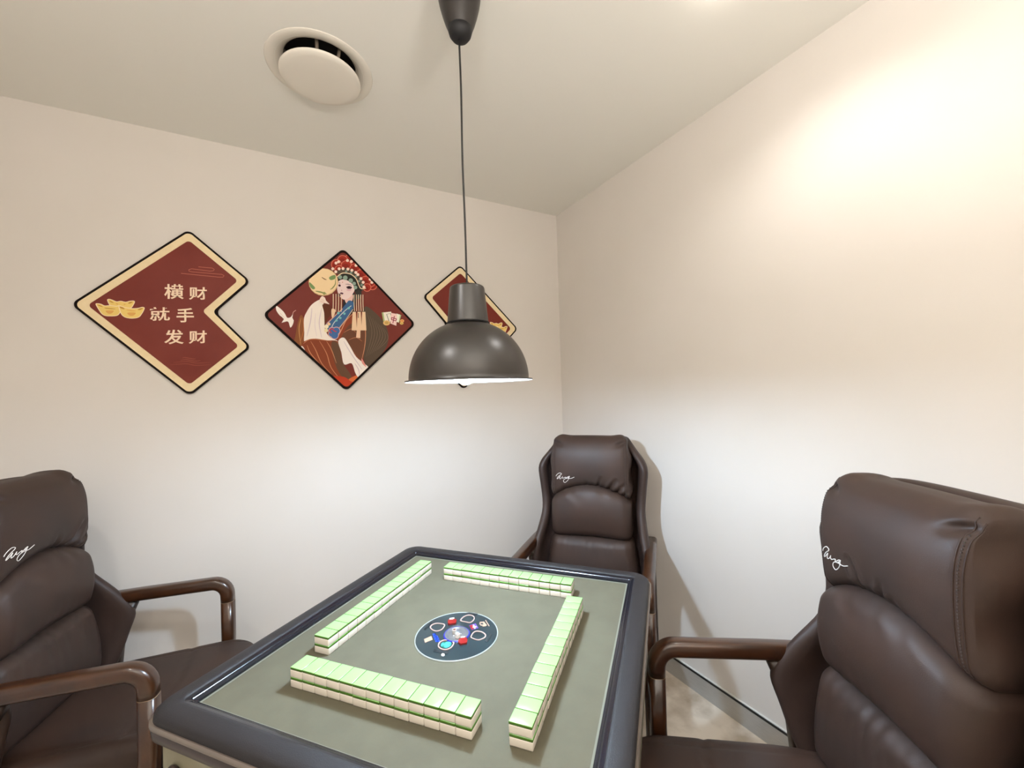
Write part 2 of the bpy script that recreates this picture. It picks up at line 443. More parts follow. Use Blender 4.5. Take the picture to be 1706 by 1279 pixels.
# --- middle board: generic painted opera lady
clipM = fillet(inset(MB, 0.0115), .02, 5)
A = Art((-1.373, zc), -0.0097, clipM)
g = lambda pts: [rect(430 + x / 4.919, 400 + y / 4.919) for x, y in pts]
S = 1 / 4.919 / 350
def P_(pts, col, k=4): A.poly(spline(g(pts), k, True), ink(*col))
def L_(pts, w, col, taper=False, k=5): A.line(spline(g(pts), k), w * S, ink(*col), taper)
def C_(x, y, r, col, ry=None): A.poly(g([(x + r * math.cos(2 * PI * i / 20), y + (ry or r) * math.sin(2 * PI * i / 20)) for i in range(20)]), ink(*col))
P_([(870, 550), (950, 590), (1030, 680), (1062, 760), (1058, 850), (1010, 935), (940, 1020), (905, 1052), (860, 960), (850, 700)], (92, 76, 62))
for k in range(7): L_([(890 + 22 * k, 600 + 20 * k), (930 + 22 * k, 760 + 8 * k), (880 + 16 * k, 960 - 10 * k)], 5, (120, 100, 82), True)
P_([(600, 650), (680, 630), (780, 595), (865, 640), (882, 760), (872, 880), (850, 1000), (800, 960), (740, 880), (680, 825), (600, 800), (565, 720)], (142, 66, 42))
P_([(740, 700), (800, 690), (870, 740), (868, 900), (845, 985), (790, 930), (720, 840), (680, 800)], (112, 70, 50))
L_([(780, 600), (720, 660), (680, 740), (650, 800)], 7, (214, 150, 112), True)
L_([(860, 640), (878, 760), (870, 880), (845, 985)], 6, (214, 150, 112), True)
L_([(700, 760), (760, 730), (800, 760)], 5, (200, 130, 90), True)
L_([(740, 820), (800, 800), (850, 830)], 5, (200, 130, 90), True)
P_([(355, 615), (328, 670), (308, 770), (298, 850), (345, 892), (405, 850), (395, 700)], (140, 84, 48))
L_([(352, 640), (335, 730), (350, 860)], 5, (210, 160, 100), True)
L_([(365, 640), (372, 740), (340, 850)], 4, (196, 120, 70), True)
P_([(505, 490), (440, 530), (398, 590), (375, 650), (378, 760), (380, 835), (440, 812), (520, 832), (600, 835), (650, 828), (580, 790), (545, 720), (545, 610), (540, 545), (528, 510)], (246, 234, 224))
L_([(440, 560), (430, 660), (400, 790)], 7, (214, 196, 206), True)
L_([(520, 560), (500, 680), (520, 800)], 7, (214, 196, 206), True)
L_([(470, 600), (465, 700), (480, 790)], 5, (226, 210, 214), True)
P_([(527, 530), (590, 540), (600, 600), (560, 660), (545, 720), (540, 600)], (98, 50, 32))
P_([(355, 860), (400, 820), (470, 808), (560, 822), (650, 830), (672, 900), (690, 990), (725, 1080), (775, 1120), (835, 1110), (800, 1170), (740, 1215), (690, 1200), (560, 1090), (450, 985), (395, 940)], (136, 66, 40))
P_([(600, 840), (655, 850), (680, 960), (700, 1020), (760, 1110), (740, 1150), (670, 1100), (620, 980)], (104, 74, 54))
for a in ([(430, 830), (470, 900), (520, 1010), (600, 1100)], [(500, 825), (560, 930), (600, 1050), (690, 1160)], [(560, 830), (600, 900), (640, 1010)], [(400, 860), (430, 930), (500, 1010)], [(370, 850), (420, 815), (500, 815), (600, 830)]):
    L_(a, 6, (206, 140, 98), True)
P_([(352, 872), (372, 880), (400, 942), (380, 930)], (240, 228, 220))
P_([(600, 1120), (700, 1120), (760, 1150), (830, 1120), (790, 1180), (735, 1225), (690, 1205)], (190, 62, 34))
P_([(740, 1140), (830, 1100), (790, 1160)], (216, 110, 60))
P_([(655, 830), (700, 800), (745, 860), (800, 955), (865, 1010), (900, 1052), (830, 1125), (795, 1090), (765, 1010), (702, 1018), (680, 920)], (246, 236, 230))
L_([(700, 830), (760, 930), (850, 1060)], 8, (214, 200, 210), True)
L_([(790, 1010), (820, 1060), (830, 1110)], 6, (206, 180, 196), True)
P_([(845, 970), (865, 1000), (885, 1040), (850, 1010)], (226, 150, 140))
# hair behind the neck, neck, collar
P_([(705, 480), (770, 430), (800, 470), (790, 560), (770, 600), (700, 660), (690, 560)], (44, 40, 44))
P_([(712, 465), (775, 450), (765, 510), (735, 530), (712, 505)], (236, 196, 184))
P_([(718, 525), (742, 498), (778, 512), (772, 575), (730, 630), (670, 710), (640, 790), (600, 785), (555, 720), (560, 680), (620, 630), (680, 570)], (66, 104, 148))
L_([(762, 540), (700, 590), (620, 680), (585, 760)], 6, (206, 216, 214), False)
L_([(690, 565), (620, 630), (560, 690)], 7, (226, 170, 150), False)
L_([(775, 570), (720, 650), (665, 720)], 6, (214, 190, 170), False)
for x, y in ((705, 605), (672, 640), (640, 660), (615, 610), (655, 600), (740, 560)): C_(x, y, 10, (120, 190, 190))
C_(560, 710, 17, (246, 232, 200)); C_(556, 742, 16, (240, 224, 180)); C_(580, 690, 12, (236, 200, 150))
for x, y, r in ((605, 745, 26), (640, 745, 28), (625, 780, 30), (600, 770, 22)): C_(x, y, r + 5, (230, 176, 170))
for x, y, r in ((605, 745, 26), (640, 745, 28), (625, 780, 30), (600, 770, 22)): C_(x, y, r, (72, 112, 168))
L_([(600, 765), (585, 740), (605, 728), (622, 745), (640, 752)], 9, (200, 60, 60), False)
# crown
for x, y, r in ((745, 160, 40), (690, 172, 44), (800, 190, 44), (640, 205, 44), (850, 235, 48), (935, 375, 38), (890, 300, 50), (915, 345, 46), (720, 215, 44), (790, 240, 44), (840, 290, 46), (875, 345, 46), (890, 392, 34), (660, 245, 36)):
    C_(x, y, r, (226, 124, 100)); C_(x, y, r - 5, (164, 50, 36)); C_(x - 4, y + 8, r - 18, (140, 38, 28))
P_([(640, 262), (700, 235), (770, 245), (830, 300), (870, 380), (840, 420), (800, 330), (740, 280), (660, 285)], (88, 74, 62))
P_([(648, 300), (690, 275), (755, 285), (805, 325), (845, 390), (835, 450), (795, 440), (782, 400), (755, 355), (700, 335), (655, 345)], (46, 46, 40))
P_([(655, 345), (700, 326), (755, 350), (788, 395), (778, 435), (745, 475), (705, 492), (668, 465), (646, 410)], (242, 216, 212))
L_([(645, 305), (690, 275), (755, 283), (800, 320), (822, 370), (840, 400), (880, 398)], 8, (244, 220, 186), False)
for x, y, r in ((670, 308, 16), (712, 313, 19), (757, 335, 18), (784, 360, 15), (795, 392, 15)): C_(x, y, r, (146, 168, 152))
for x, y in ((720, 262), (760, 272), (800, 300), (825, 340), (845, 372)): C_(x, y, 10, (130, 150, 136))
for x, y in ((637, 193), (658, 182), (730, 172), (762, 180), (610, 240), (635, 264), (662, 240), (694, 238), (734, 242), (766, 252), (798, 270), (815, 287), (840, 320), (858, 350), (864, 388), (915, 325), (930, 350), (800, 212)): C_(x, y, 12, (250, 222, 206))
# face
P_([(720, 390), (745, 380), (768, 392), (745, 408)], (70, 40, 48)); C_(742, 412, 20, (226, 184, 192), 9)
P_([(655, 372), (668, 366), (676, 380), (662, 385)], (70, 40, 48)); C_(742, 393, 7, (24, 16, 20))
L_([(712, 365), (740, 366), (768, 376)], 5, (84, 58, 62), True); L_([(655, 352), (672, 358)], 4, (84, 58, 62), True)
P_([(668, 438), (683, 433), (698, 441), (682, 450)], (92, 52, 72)); C_(682, 415, 5, (214, 176, 176)); C_(690, 350, 4, (200, 120, 100))
# fan
C_(534, 348, 121, (226, 190, 140), 112); C_(532, 346, 116, (246, 216, 170), 107)
P_([(580, 310), (625, 290), (632, 318), (595, 332)], (122, 150, 96)); P_([(418, 350), (440, 365), (466, 395), (450, 408), (425, 385)], (122, 150, 96))
L_([(520, 308), (540, 322), (560, 330)], 8, (120, 84, 52), True); L_([(632, 320), (630, 365), (605, 400), (588, 408)], 8, (132, 140, 84), True)
L_([(470, 422), (510, 430), (560, 445)], 13, (140, 150, 92), True); C_(540, 440, 12, (160, 160, 100))
P_([(500, 500), (520, 464), (545, 474), (556, 500), (582, 528), (545, 520), (520, 522)], (246, 222, 210))
L_([(515, 490), (540, 500)], 3, (214, 170, 160)); L_([(510, 505), (545, 514)], 3, (214, 170, 160))
# tassels
C_(820, 440, 26, (60, 56, 50)); C_(815, 470, 18, (84, 78, 66)); C_(660, 455, 14, (96, 70, 66))
for x in (614, 636, 658, 680): L_([(x, 445), (x, 520), (x - 2, 590)], 6, (240, 214, 180))
for x in (784, 802, 820, 838, 856): L_([(x, 450), (x, 520), (x + 3, 585)], 6, (240, 216, 184))
P_([(600, 570), (628, 572), (625, 610), (604, 640)], (240, 208, 176))
for x0 in (772, 812, 850):
    A.poly(g([(x0, 590), (x0 + 26, 590), (x0 + 34, 742), (x0 - 8, 742)]), ink(242, 206, 170))
A.poly(g([(806, 740), (836, 740), (834, 805), (800, 800)]), ink(242, 200, 168))
for x in (776, 815, 852): L_([(x, 588), (x + 26, 588)], 6, (96, 80, 74)); 
L_([(818, 600), (818, 640)], 6, (96, 60, 60))
# crane
P_([(148, 545), (165, 550), (205, 585), (225, 615), (240, 640), (270, 632), (286, 605), (280, 640), (292, 660), (284, 695), (264, 720), (252, 680), (235, 668), (192, 680), (212, 650), (178, 620), (150, 580)], (248, 238, 230), 2)
L_([(284, 610), (290, 592), (310, 578)], 4, (220, 170, 160)); L_([(180, 600), (215, 640)], 3, (224, 196, 186))
# mahjong tiles and coins
zt = lambda pts: [rect(620 + x / 18.27, 500 + y / 18.27) for x, y in pts]
A.poly(zt([(275, 390), (340, 372), (385, 640), (325, 660)]), ink(176, 190, 130))
A.poly(zt([(325, 385), (560, 360), (620, 640), (380, 700)]), ink(246, 240, 224))
A.line(zt([(500, 660), (425, 440), (545, 415), (590, 620)]), .0035, ink(90, 96, 96))
A.poly(zt([(740, 420), (870, 470), (800, 700), (720, 650)]), ink(180, 196, 140))
A.poly(zt([(725, 420), (830, 450), (790, 690), (700, 660)]), ink(246, 242, 222))
A.poly(zt([(560, 400), (740, 430), (720, 790), (540, 720)]), ink(248, 214, 206))
for s_ in ([(660, 490), (615, 710)], [(575, 530), (570, 600)], [(580, 540), (725, 580)], [(725, 580), (705, 640)], [(570, 600), (705, 640)]):
    A.line(zt(s_), .0042, ink(150, 40, 70))
def coin(x, y, r, c1, c2):
    A.poly(zt([(x + r * math.cos(i * PI / 9), y + r * .75 * math.sin(i * PI / 9)) for i in range(18)]), ink(*c1))
    A.poly(zt([(x + r * .6 * math.cos(i * PI / 9), y + r * .42 * math.sin(i * PI / 9)) for i in range(18)]), ink(*c2))
coin(425, 700, 105, (236, 196, 130), (206, 168, 96)); coin(895, 640, 62, (240, 180, 110), (222, 140, 80)); coin(880, 712, 55, (232, 196, 110), (206, 160, 90))
A.done('painted_picture', boardM)

# ------------------------------------------------------------------ ceiling vent
v = empty('ceiling_vent', (VC[0], VC[1], H), 0, 'round white air vent disc set into the ceiling above the wall boards', 'vent')
b = bmesh.new()
lathe(b, [(.119, .034), (.122, .019), (.134, .007), (.150, -.0005), (.165, -.003), (.178, -.002), (.181, 0), (.150, .0008), (.121, .034)], 64)
link('flange', b, M['vent'], v)
b = bmesh.new(); lathe(b, [(.1205, .019), (.1205, .12), (0, .12)], 48); link('duct', b, M['vent_dark'], v)
b = bmesh.new(); lathe(b, [(0, -.042), (.06, -.042), (.115, -.040), (.132, -.037), (.137, -.032), (.137, -.029), (.130, -.026), (0, -.024)], 64)
link('disc', b, M['vent'], v, True)
for a in (-62, -100, 60, 180):
    ca, sa = math.cos(math.radians(a)), math.sin(math.radians(a))
    b = bmesh.new(); tube(b, [(ca * .095, sa * .095, -.026), (ca * .108, sa * .108, .0), (ca * .119, sa * .119, .034)], .006, 6)
    link('strut', b, M['vent_strut'], v)

# ------------------------------------------------------------------ pendant lamp
LP = (-1.187, -1.234)
ZR = 1.437
pl = empty('pendant_lamp', (LP[0], LP[1], H), 0, 'charcoal dome pendant lamp hanging over the mahjong table', 'lamp')
zz = lambda z: z - H
dome = []
for k in range(25):
    a = k / 24 * 74
    dome.append((.1665 * math.cos(math.radians(a)) ** .96, ZR + .006 + .163 * math.sin(math.radians(a))))
dome.append((.0600, dome[-1][1] + .002))
prof = [(.1765, ZR), (.1775, ZR + .002), (.1765, ZR + .004), (.168, ZR + .005)] + dome
prof_in = [(r - .0022, z - .0015) for r, z in reversed(dome[:-1])] + [(.168, ZR + .002), (.1765, ZR)]
b = bmesh.new(); lathe(b, [(r, zz(z)) for r, z in prof], 96); link('shade', b, M['lamp_dark'], pl)
b = bmesh.new(); lathe(b, [(0.0, zz(dome[-3][1]))] + [(r, zz(z)) for r, z in prof_in], 96); link('shade_lining', b, M['lamp_in'], pl)
zt_ = dome[-1][1]
b = bmesh.new(); lathe(b, [(.0575, zz(zt_ - .003)), (.0585, zz(zt_ - .001)), (.0575, zz(zt_ + .003)), (.0490, zz(zt_ + .096)), (.0475, zz(zt_ + .100)), (.044, zz(zt_ + .1025)), (.0, zz(zt_ + .104))], 64)
link('neck_cover', b, M['lamp_dark'], pl)
b = bmesh.new(); lathe(b, [(.0590, zz(zt_ - .0025)), (.0598, zz(zt_ - .0005)), (.0590, zz(zt_ + .0012)), (.0582, zz(zt_ + .0012)), (.0582, zz(zt_ - .0025))], 64, closed=True)
link('neck_seam', b, M['canopy_cap'], pl)
ZC = 2.411
b = bmesh.new()
lathe(b, [(.0345, zz(ZC + .030)), (.042, zz(ZC + .048)), (.0505, zz(ZC + .075)), (.0570, zz(ZC + .100)), (.0605, zz(ZC + .120)), (.0612, zz(ZC + .135)), (.059, zz(ZC + .150)), (.057, zz(H - .001)), (0, zz(H - .001))], 48)
link('canopy', b, M['canopy'], pl)
b = bmesh.new(); lathe(b, [(0, zz(ZC)), (.012, zz(ZC + .0005)), (.024, zz(ZC + .006)), (.031, zz(ZC + .016)), (.0352, zz(ZC + .031)), (.030, zz(ZC + .034)), (0, zz(ZC + .034))], 48)
link('canopy_cap', b, M['canopy_cap'], pl)
b = bmesh.new()
z0, z1 = zt_ + .10, ZC + .004
pts = []
for k in range(30):
    t = k / 29; pts.append((-.004 * t + .0035 * math.sin(t * 9) * t * (1 - t) * 2, .003 * math.sin(t * 7) * (1 - t), zz(z0 + (z1 - z0) * t)))
tube(b, pts, .0030, 8); link('cord', b, M['cord'], pl)
b = bmesh.new()
lathe(b, [(0, zz(ZR - .010)), (.008, zz(ZR - .0085)), (.017, zz(ZR - .003)), (.024, zz(ZR + .008)), (.0275, zz(ZR + .022)), (.0265, zz(ZR + .038)), (.021, zz(ZR + .054)), (.0145, zz(ZR + .070)), (.013, zz(ZR + .078)), (0, zz(ZR + .079))], 32, c=(-.010, .004))
link('bulb', b, M['bulb'], pl)
b = bmesh.new(); lathe(b, [(.0145, zz(ZR + .078)), (.018, zz(ZR + .085)), (.021, zz(zt_ + .0)), (.0, zz(zt_ + .002))], 24, c=(-.010, .004)); link('socket', b, M['socket'], pl)

# ------------------------------------------------------------------ mahjong table
TX, TY, PSI, TZ = -1.2491948, -1.2672961, -0.8521244, 0.78
tb = empty('mahjong_table', (TX, TY, 0), PSI, 'automatic mahjong table with grey-green playing surface and charcoal rim', 'table')
def tl(name, bm, m, smooth=True, sharp=None):
    o = link(name, bm, m, tb, smooth)
    if sharp: autosmooth(o, sharp)
    return o
b = bmesh.new(); rings_sq(b, [(.3960, .004, TZ - .012), (.3960, .004, TZ)], cap=True); tl('playing_surface', b, M['cloth'], False)
b = bmesh.new(); rings_sq(b, [(.3918, .003, TZ), (.3918, .003, TZ + .0006), (.3966, .004, TZ + .0006), (.3966, .004, TZ)], closed=True); tl('edge_tape', b, M['cloth_edge'], False)
b = bmesh.new(); rings_sq(b, [(.3966, .004, TZ - .014), (.3968, .004, TZ + .0050), (.3985, .005, TZ + .0062), (.4000, .005, TZ + .0064), (.4012, .006, TZ + .0078), (.4026, .006, TZ + .0084), (.4040, .006, TZ + .0085), (.4052, .007, TZ + .0104), (.4068, .007, TZ + .0114), (.4090, .008, TZ + .0122), (.4150, .010, TZ + .0138), (.4165, .010, TZ - .014)], closed=True); tl('inner_lip', b, M['lip'], True, 50)
b = bmesh.new(); rings_sq(b, [(.4150, .012, TZ - .012), (.4150, .012, TZ + .0140), (.4175, .014, TZ + .0168), (.424, .02, TZ + .0178), (.442, .035, TZ + .0170), (.4540, .046, TZ + .0142), (.4600, .050, TZ + .0085), (.4615, .052, TZ + .001), (.4615, .052, TZ - .012)], closed=True); tl('rim_pad', b, M['pad'], True, 60)
b = bmesh.new(); rings_sq(b, [(.4585, .052, TZ - .001), (.4640, .054, TZ - .0002), (.4668, .055, TZ - .0030), (.4668, .055, TZ - .0085), (.4640, .054, TZ - .0110), (.4585, .052, TZ - .0110)], closed=True); tl('metal_trim', b, M['trim_light'], True, 50)
b = bmesh.new(); rings_sq(b, [(.450, .050, TZ - .012), (.4625, .053, TZ - .0125), (.4650, .054, TZ - .017), (.4640, .054, TZ - .030), (.4580, .052, TZ - .036), (.450, .050, TZ - .037)], closed=True); tl('lower_trim', b, M['trim_dark'], True, 50)
b = bmesh.new(); rings_sq(b, [(.446, .048, TZ - .22), (.450, .050, TZ - .21), (.450, .050, TZ - .036)], cap=True); tl('cabinet', b, M['body'], True, 40)
for k in range(4):
    a = k * PI / 2
    b = bmesh.new(); box(b, -.09, .09, -.456, -.449, TZ - .125, TZ - .075, .003, 2); bmesh.ops.rotate(b, verts=b.verts, cent=(0, 0, 0), matrix=Matrix.Rotation(a, 3, 'Z')); d = tl('drawer', b, M['body'], True, 40)
    if k == 0:
        b = bmesh.new(); lathe(b, [(0, .0), (.018, .0), (.021, .004), (.020, .010), (.0, .012)], 24)
        for vv in b.verts: vv.co = Vector((vv.co.x - .372, -.450 - vv.co.z, vv.co.y + TZ - .090))
        o = link('round_knob', b, M['trim_dark'], tb); o['label'] = 'brown round knob'
b = bmesh.new(); rings_sq(b, [(.17, .03, .05), (.15, .03, .10), (.15, .03, TZ - .22)], cap=True); tl('pedestal', b, M['dark_plastic'], True, 40)
b = bmesh.new(); rings_sq(b, [(.28, .05, .004), (.29, .05, .012), (.29, .05, .04), (.27, .05, .055)], cap=True); tl('foot_plate', b, M['dark_plastic'], True, 40)
# centre control disc
HD = ((-8.830914581e-04, -7.477739118e-04, 1.460999829), (-2.797266403e-04, 1.417564514e-03, -1.275028462), (-4.267543254e-05, -1.474555228e-03, 1.0))
def dsc(x, y):    # rectified panel layout, table coordinates
    px, py = 660 + x / 8.53, 990 + y / 8.53
    w = HD[2][0] * px + HD[2][1] * py + HD[2][2]
    return ((HD[0][0] * px + HD[0][1] * py + HD[0][2]) / w, (HD[1][0] * px + HD[1][1] * py + HD[1][2]) / w)
DC = (0.0035, -0.0195); DR = .1065
b = bmesh.new(); lathe(b, [(.031, TZ + .0003), (.031, TZ + .0022), (DR - .003, TZ + .0022), (DR - .0025, TZ)], 72, DC); panel = tl('control_panel', b, M['disc'], False)
b = bmesh.new(); lathe(b, [(DR - .0022, TZ + .0004), (DR - .0020, TZ + .0028), (DR - .0010, TZ + .0031), (DR, TZ + .0026), (DR + .0004, TZ + .0004)], 72, DC); tl('panel_ring', b, M['disc_rim'])
b = bmesh.new(); lathe(b, [(0, TZ + .0006), (.024, TZ + .0006), (.027, TZ + .0014), (.0290, TZ + .0040), (.0310, TZ + .0042), (.0314, TZ + .0002), (0, TZ + .0002)], 48, DC); tl('dice_cup', b, M['cup'])
b = bmesh.new(); lathe(b, [(.0300, TZ + .0023), (.0305, TZ + .0040), (.0335, TZ + .0042), (.0345, TZ + .0023)], 48, DC); tl('cup_ring', b, M['blue_ring'])
DM = bmesh.new(); lathe(DM, [(.0300, TZ + .0030)] + [(.0300 * math.cos(a), TZ + .003 + .018 * math.sin(a)) for a in [k * PI / 20 for k in range(1, 10)]] + [(0, TZ + .021)], 40, DC)
lathe(DM, [(.0288, TZ + .0030)] + [(.0288 * math.cos(a), TZ + .003 + .0168 * math.sin(a)) for a in [k * PI / 20 for k in range(1, 10)]] + [(0, TZ + .0198)], 40, DC); tl('clear_dome', DM, M['glass'])
def flat(name, pts, m, h=.0012, base=TZ + .0022, sp=0, parent=panel):
    q = [dsc(*p) for p in pts]
    if sp: q = spline(q, sp, True)
    b = bmesh.new(); prism(b, q, base, base + h); return link(name, b, m, parent, False)
def ringsh(name, pts, wdt, m, h=.0016):
    q = spline([dsc(*p) for p in pts], 4, True); cxx = sum(p[0] for p in q) / len(q); cyy = sum(p[1] for p in q) / len(q)
    b = bmesh.new(); n = len(q); R = []
    for kk, (dz, sc) in enumerate(((0, 1), (h, 1), (h, 1 - wdt), (0, 1 - wdt))):
        R.append([b.verts.new((cxx + (x - cxx) * sc, cyy + (y - cyy) * sc, TZ + .0022 + dz)) for x, y in q])
    for a_, b_ in zip(R, R[1:] + R[:1]):
        for i in range(n):
            j = (i + 1) % n; b.faces.new((a_[i], a_[j], b_[j], b_[i]))
    return link(name, b, m, panel, False)
ringsh('display_window', [(690, 440), (690, 470), (655, 515), (610, 535), (560, 540), (510, 520), (480, 485), (500, 450), (560, 425), (630, 425)], .14, M['lit_ring'])
ringsh('display_window', [(1110, 330), (1115, 365), (1090, 400), (1050, 420), (990, 410), (920, 395), (912, 375), (950, 335), (1010, 308), (1070, 308)], .14, M['lit_ring'])
ringsh('display_window', [(1275, 585), (1270, 625), (1220, 655), (1165, 668), (1110, 655), (1060, 630), (1062, 605), (1090, 560), (1140, 535), (1220, 545)], .14, M['lit_ring'])
ringsh('display_window', [(825, 695), (815, 740), (780, 780), (720, 805), (655, 802), (600, 770), (595, 730), (620, 690), (680, 662), (760, 665)], .15, M['lit_ring'])
flat('lit_display', [(790, 715), (770, 750), (720, 775), (665, 770), (635, 745), (650, 705), (700, 690), (760, 690)], M['cyan'], .0010, sp=3)
for pts in ([(1045, 268), (1160, 290), (1130, 305), (990, 290), (990, 275)], [(500, 405), (515, 415), (420, 515), (395, 510)], [(1335, 575), (1370, 580), (1300, 695), (1262, 680)], [(545, 795), (740, 840), (725, 865), (530, 825)]):
    flat('black_slot', pts, M['slot'], .0008)
flat('red_button', [(735, 405), (745, 385), (830, 375), (860, 390), (850, 435), (760, 450), (735, 435)], M['red_btn'], .004)
flat('red_button', [(880, 690), (915, 645), (995, 640), (1015, 670), (1005, 715), (920, 735), (885, 715)], M['red_btn'], .004)
flat('white_mark', [(755, 390), (760, 372), (825, 360), (830, 375), (800, 390)], M['white_mark'], .0008, TZ + .0062)
flat('white_mark', [(905, 655), (925, 635), (985, 630), (975, 650)], M['white_mark'], .0008, TZ + .0062)
flat('sticker', [(1035, 455), (1130, 425), (1170, 490), (1075, 520)], M['purple'], .0006)
flat('sticker_patch', [(1040, 458), (1080, 446), (1110, 505), (1075, 517)], M['red_btn'], .0003, TZ + .0029)
flat('sticker_cross', [(1090, 450), (1105, 446), (1120, 470), (1145, 468), (1148, 480), (1125, 486), (1130, 505), (1112, 508), (1106, 488), (1085, 490), (1083, 478), (1100, 474)], M['white_mark'], .0003, TZ + .0033)
flat('beige_sticker', [(395, 650), (500, 605), (520, 655), (410, 700)], M['beige_print'], .0006)
for pts in ([(515, 575), (560, 565), (568, 585), (525, 597)], [(525, 605), (590, 600), (598, 622), (535, 628)], [(540, 637), (605, 630), (612, 652), (548, 660)], [(555, 668), (620, 665), (625, 682), (560, 690)], [(545, 570), (560, 565), (600, 680), (585, 688)]):
    flat('blue_lettering', pts, M['blue_print'], .0007)
for pts in ([(1185, 405), (1250, 400), (1258, 415), (1192, 420)], [(1185, 405), (1200, 405), (1200, 445), (1185, 440)], [(1195, 440), (1240, 445), (1235, 458), (1200, 455)], [(1235, 415), (1255, 412), (1290, 450), (1270, 465), (1225, 470), (1240, 455)], [(1265, 380), (1275, 378), (1328, 462), (1318, 466)]):
    flat('cream_lettering', pts, M['beige_print'], .0007)
flat('white_light_dot', [(640, 865), (660, 850), (690, 862), (690, 885), (665, 895), (642, 885)], M['white_mark'], .0008)

def t2w(x, y, z): 
    c, s = math.cos(PSI), math.sin(PSI); return (TX + c * x - s * y, TY + s * x + c * y, z)
# dice in the cup
def pip_die(loc, rz, label):
    d = empty('die', loc, rz, label, 'die', 'dice under the clear dome')
    b = bmesh.new(); box(b, -.005, .005, -.005, .005, 0, .010, .0012, 2); link('cube_body', b, M['white_mark'], d)
    b = bmesh.new(); lathe(b, [(0, .0101), (.0032, .0101), (.0032, .0104), (0, .0104)], 12); link('red_pip', b, M['red_btn'], d)
pip_die(t2w(DC[0] + .008, DC[1] - .010, TZ + .0007), .4, 'white die with red pip, nearer one under the clear dome')
pip_die(t2w(DC[0] - .009, DC[1] + .004, TZ + .0007), 1.1, 'white die with red pip, farther one under the clear dome')

# ------------------------------------------------------------------ tiles
TW, TL_, TH = .0335, .0445, .02132
def tile_mesh():
    w, l, h = TW - .0005, TL_, TH - .0001
    gz = h * .76
    b = bmesh.new(); box(b, -w / 2, w / 2, -l / 2, l / 2, 0, gz, .0022, 2)
    # flatten the seam side
    body = bpy.data.meshes.new('tile_body'); b.to_mesh(body); b.free()
    b = bmesh.new(); box(b, -w / 2, w / 2, -l / 2, l / 2, gz - .0008, h, .0019, 2)
    back = bpy.data.meshes.new('tile_back'); b.to_mesh(back); b.free()
    return body, back
body_me, back_me = tile_mesh()
body_me.materials.append(M['tile_white']); back_me.materials.append(M['tile_green']); back_me.materials.append(M['tile_line'])
body_me.polygons.foreach_set('use_smooth', [True] * len(body_me.polygons)); back_me.polygons.foreach_set('use_smooth', [True] * len(back_me.polygons))
for p in back_me.polygons:
    if abs(p.normal.z) < .5: p.material_index = 1
ORD = ['first', 'second', 'third', 'fourth', 'fifth', 'sixth', 'seventh', 'eighth', 'ninth', 'tenth', 'eleventh', 'twelfth', 'thirteenth', 'fourteenth']
def place_tile(x, y, layer, rz, label, group):
    o = bpy.data.objects.new('mahjong_tile', body_me); COL.objects.link(o)
    o.location = t2w(x, y, TZ + .0002 + layer * TH); o.rotation_euler = (0, 0, PSI + rz)
    tag(o, label, 'mahjong tile', group)
    c = bpy.data.objects.new('tile_back', back_me); COL.objects.link(c); c.parent = o
rows = [('near row', 13, -.25219, -.29836, 'x', 'from the left', 'row closest to the viewer'),
        ('left row', 14, -.29843, -.18973, 'y', 'from the near end', 'row along the left side'),
        ('far row', 13, -.18919, .24799, 'x', 'from the left', 'row at the far side'),
        ('right row', 14, .24953, -.28630, 'y', 'from the near end', 'row along the right side')]
for rn, n, X, Y, ax, frm, gr in rows:
    for k in range(n):
        for layer in (0, 1):
            jr = random.uniform(-.012, .012) * (.4 if layer == 0 else 1); jo = random.uniform(-.0006, .0006)
            lab = '%s tile %s in the %s, %s layer, green back up' % (ORD[k], frm, rn, 'top' if layer else 'bottom')
            if ax == 'x': place_tile(X + (k + .5) * TW, Y + TL_ / 2 + jo, layer, jr * .3, lab, 'mahjong tiles in the ' + gr)
            else: place_tile(X + TL_ / 2 + jo, Y + (k + .5) * TW, layer, PI / 2 + jr * .3, lab, 'mahjong tiles in the ' + gr)

# ------------------------------------------------------------------ chairs
AA, AZ = .274, .668
def cubegrid(nx_, ny_, nz_):
    """surface of a subdivided cube in [-1,1]^3: verts list, faces"""
    idx = {}; V = []; Fc = []
    def vid(i, j, k):
        key = (i, j, k)
        if key not in idx:
            idx[key] = len(V); V.append((2 * i / nx_ - 1, 2 * j / ny_ - 1, 2 * k / nz_ - 1))
        return idx[key]
    for i in range(nx_):
        for j in range(ny_):
            Fc.append((vid(i, j, 0), vid(i, j + 1, 0), vid(i + 1, j + 1, 0), vid(i + 1, j, 0)))
            Fc.append((vid(i, j, nz_), vid(i + 1, j, nz_), vid(i + 1, j + 1, nz_), vid(i, j + 1, nz_)))
    for i in range(nx_):
        for k in range(nz_):
            Fc.append((vid(i, 0, k), vid(i + 1, 0, k), vid(i + 1, 0, k + 1), vid(i, 0, k + 1)))
            Fc.append((vid(i, ny_, k), vid(i, ny_, k + 1), vid(i + 1, ny_, k + 1), vid(i + 1, ny_, k)))
    for j in range(ny_):
        for k in range(nz_):
            Fc.append((vid(0, j, k), vid(0, j, k + 1), vid(0, j + 1, k + 1), vid(0, j + 1, k)))
            Fc.append((vid(nx_, j, k), vid(nx_, j + 1, k), vid(nx_, j + 1, k + 1), vid(nx_, j, k + 1)))
    return V, Fc
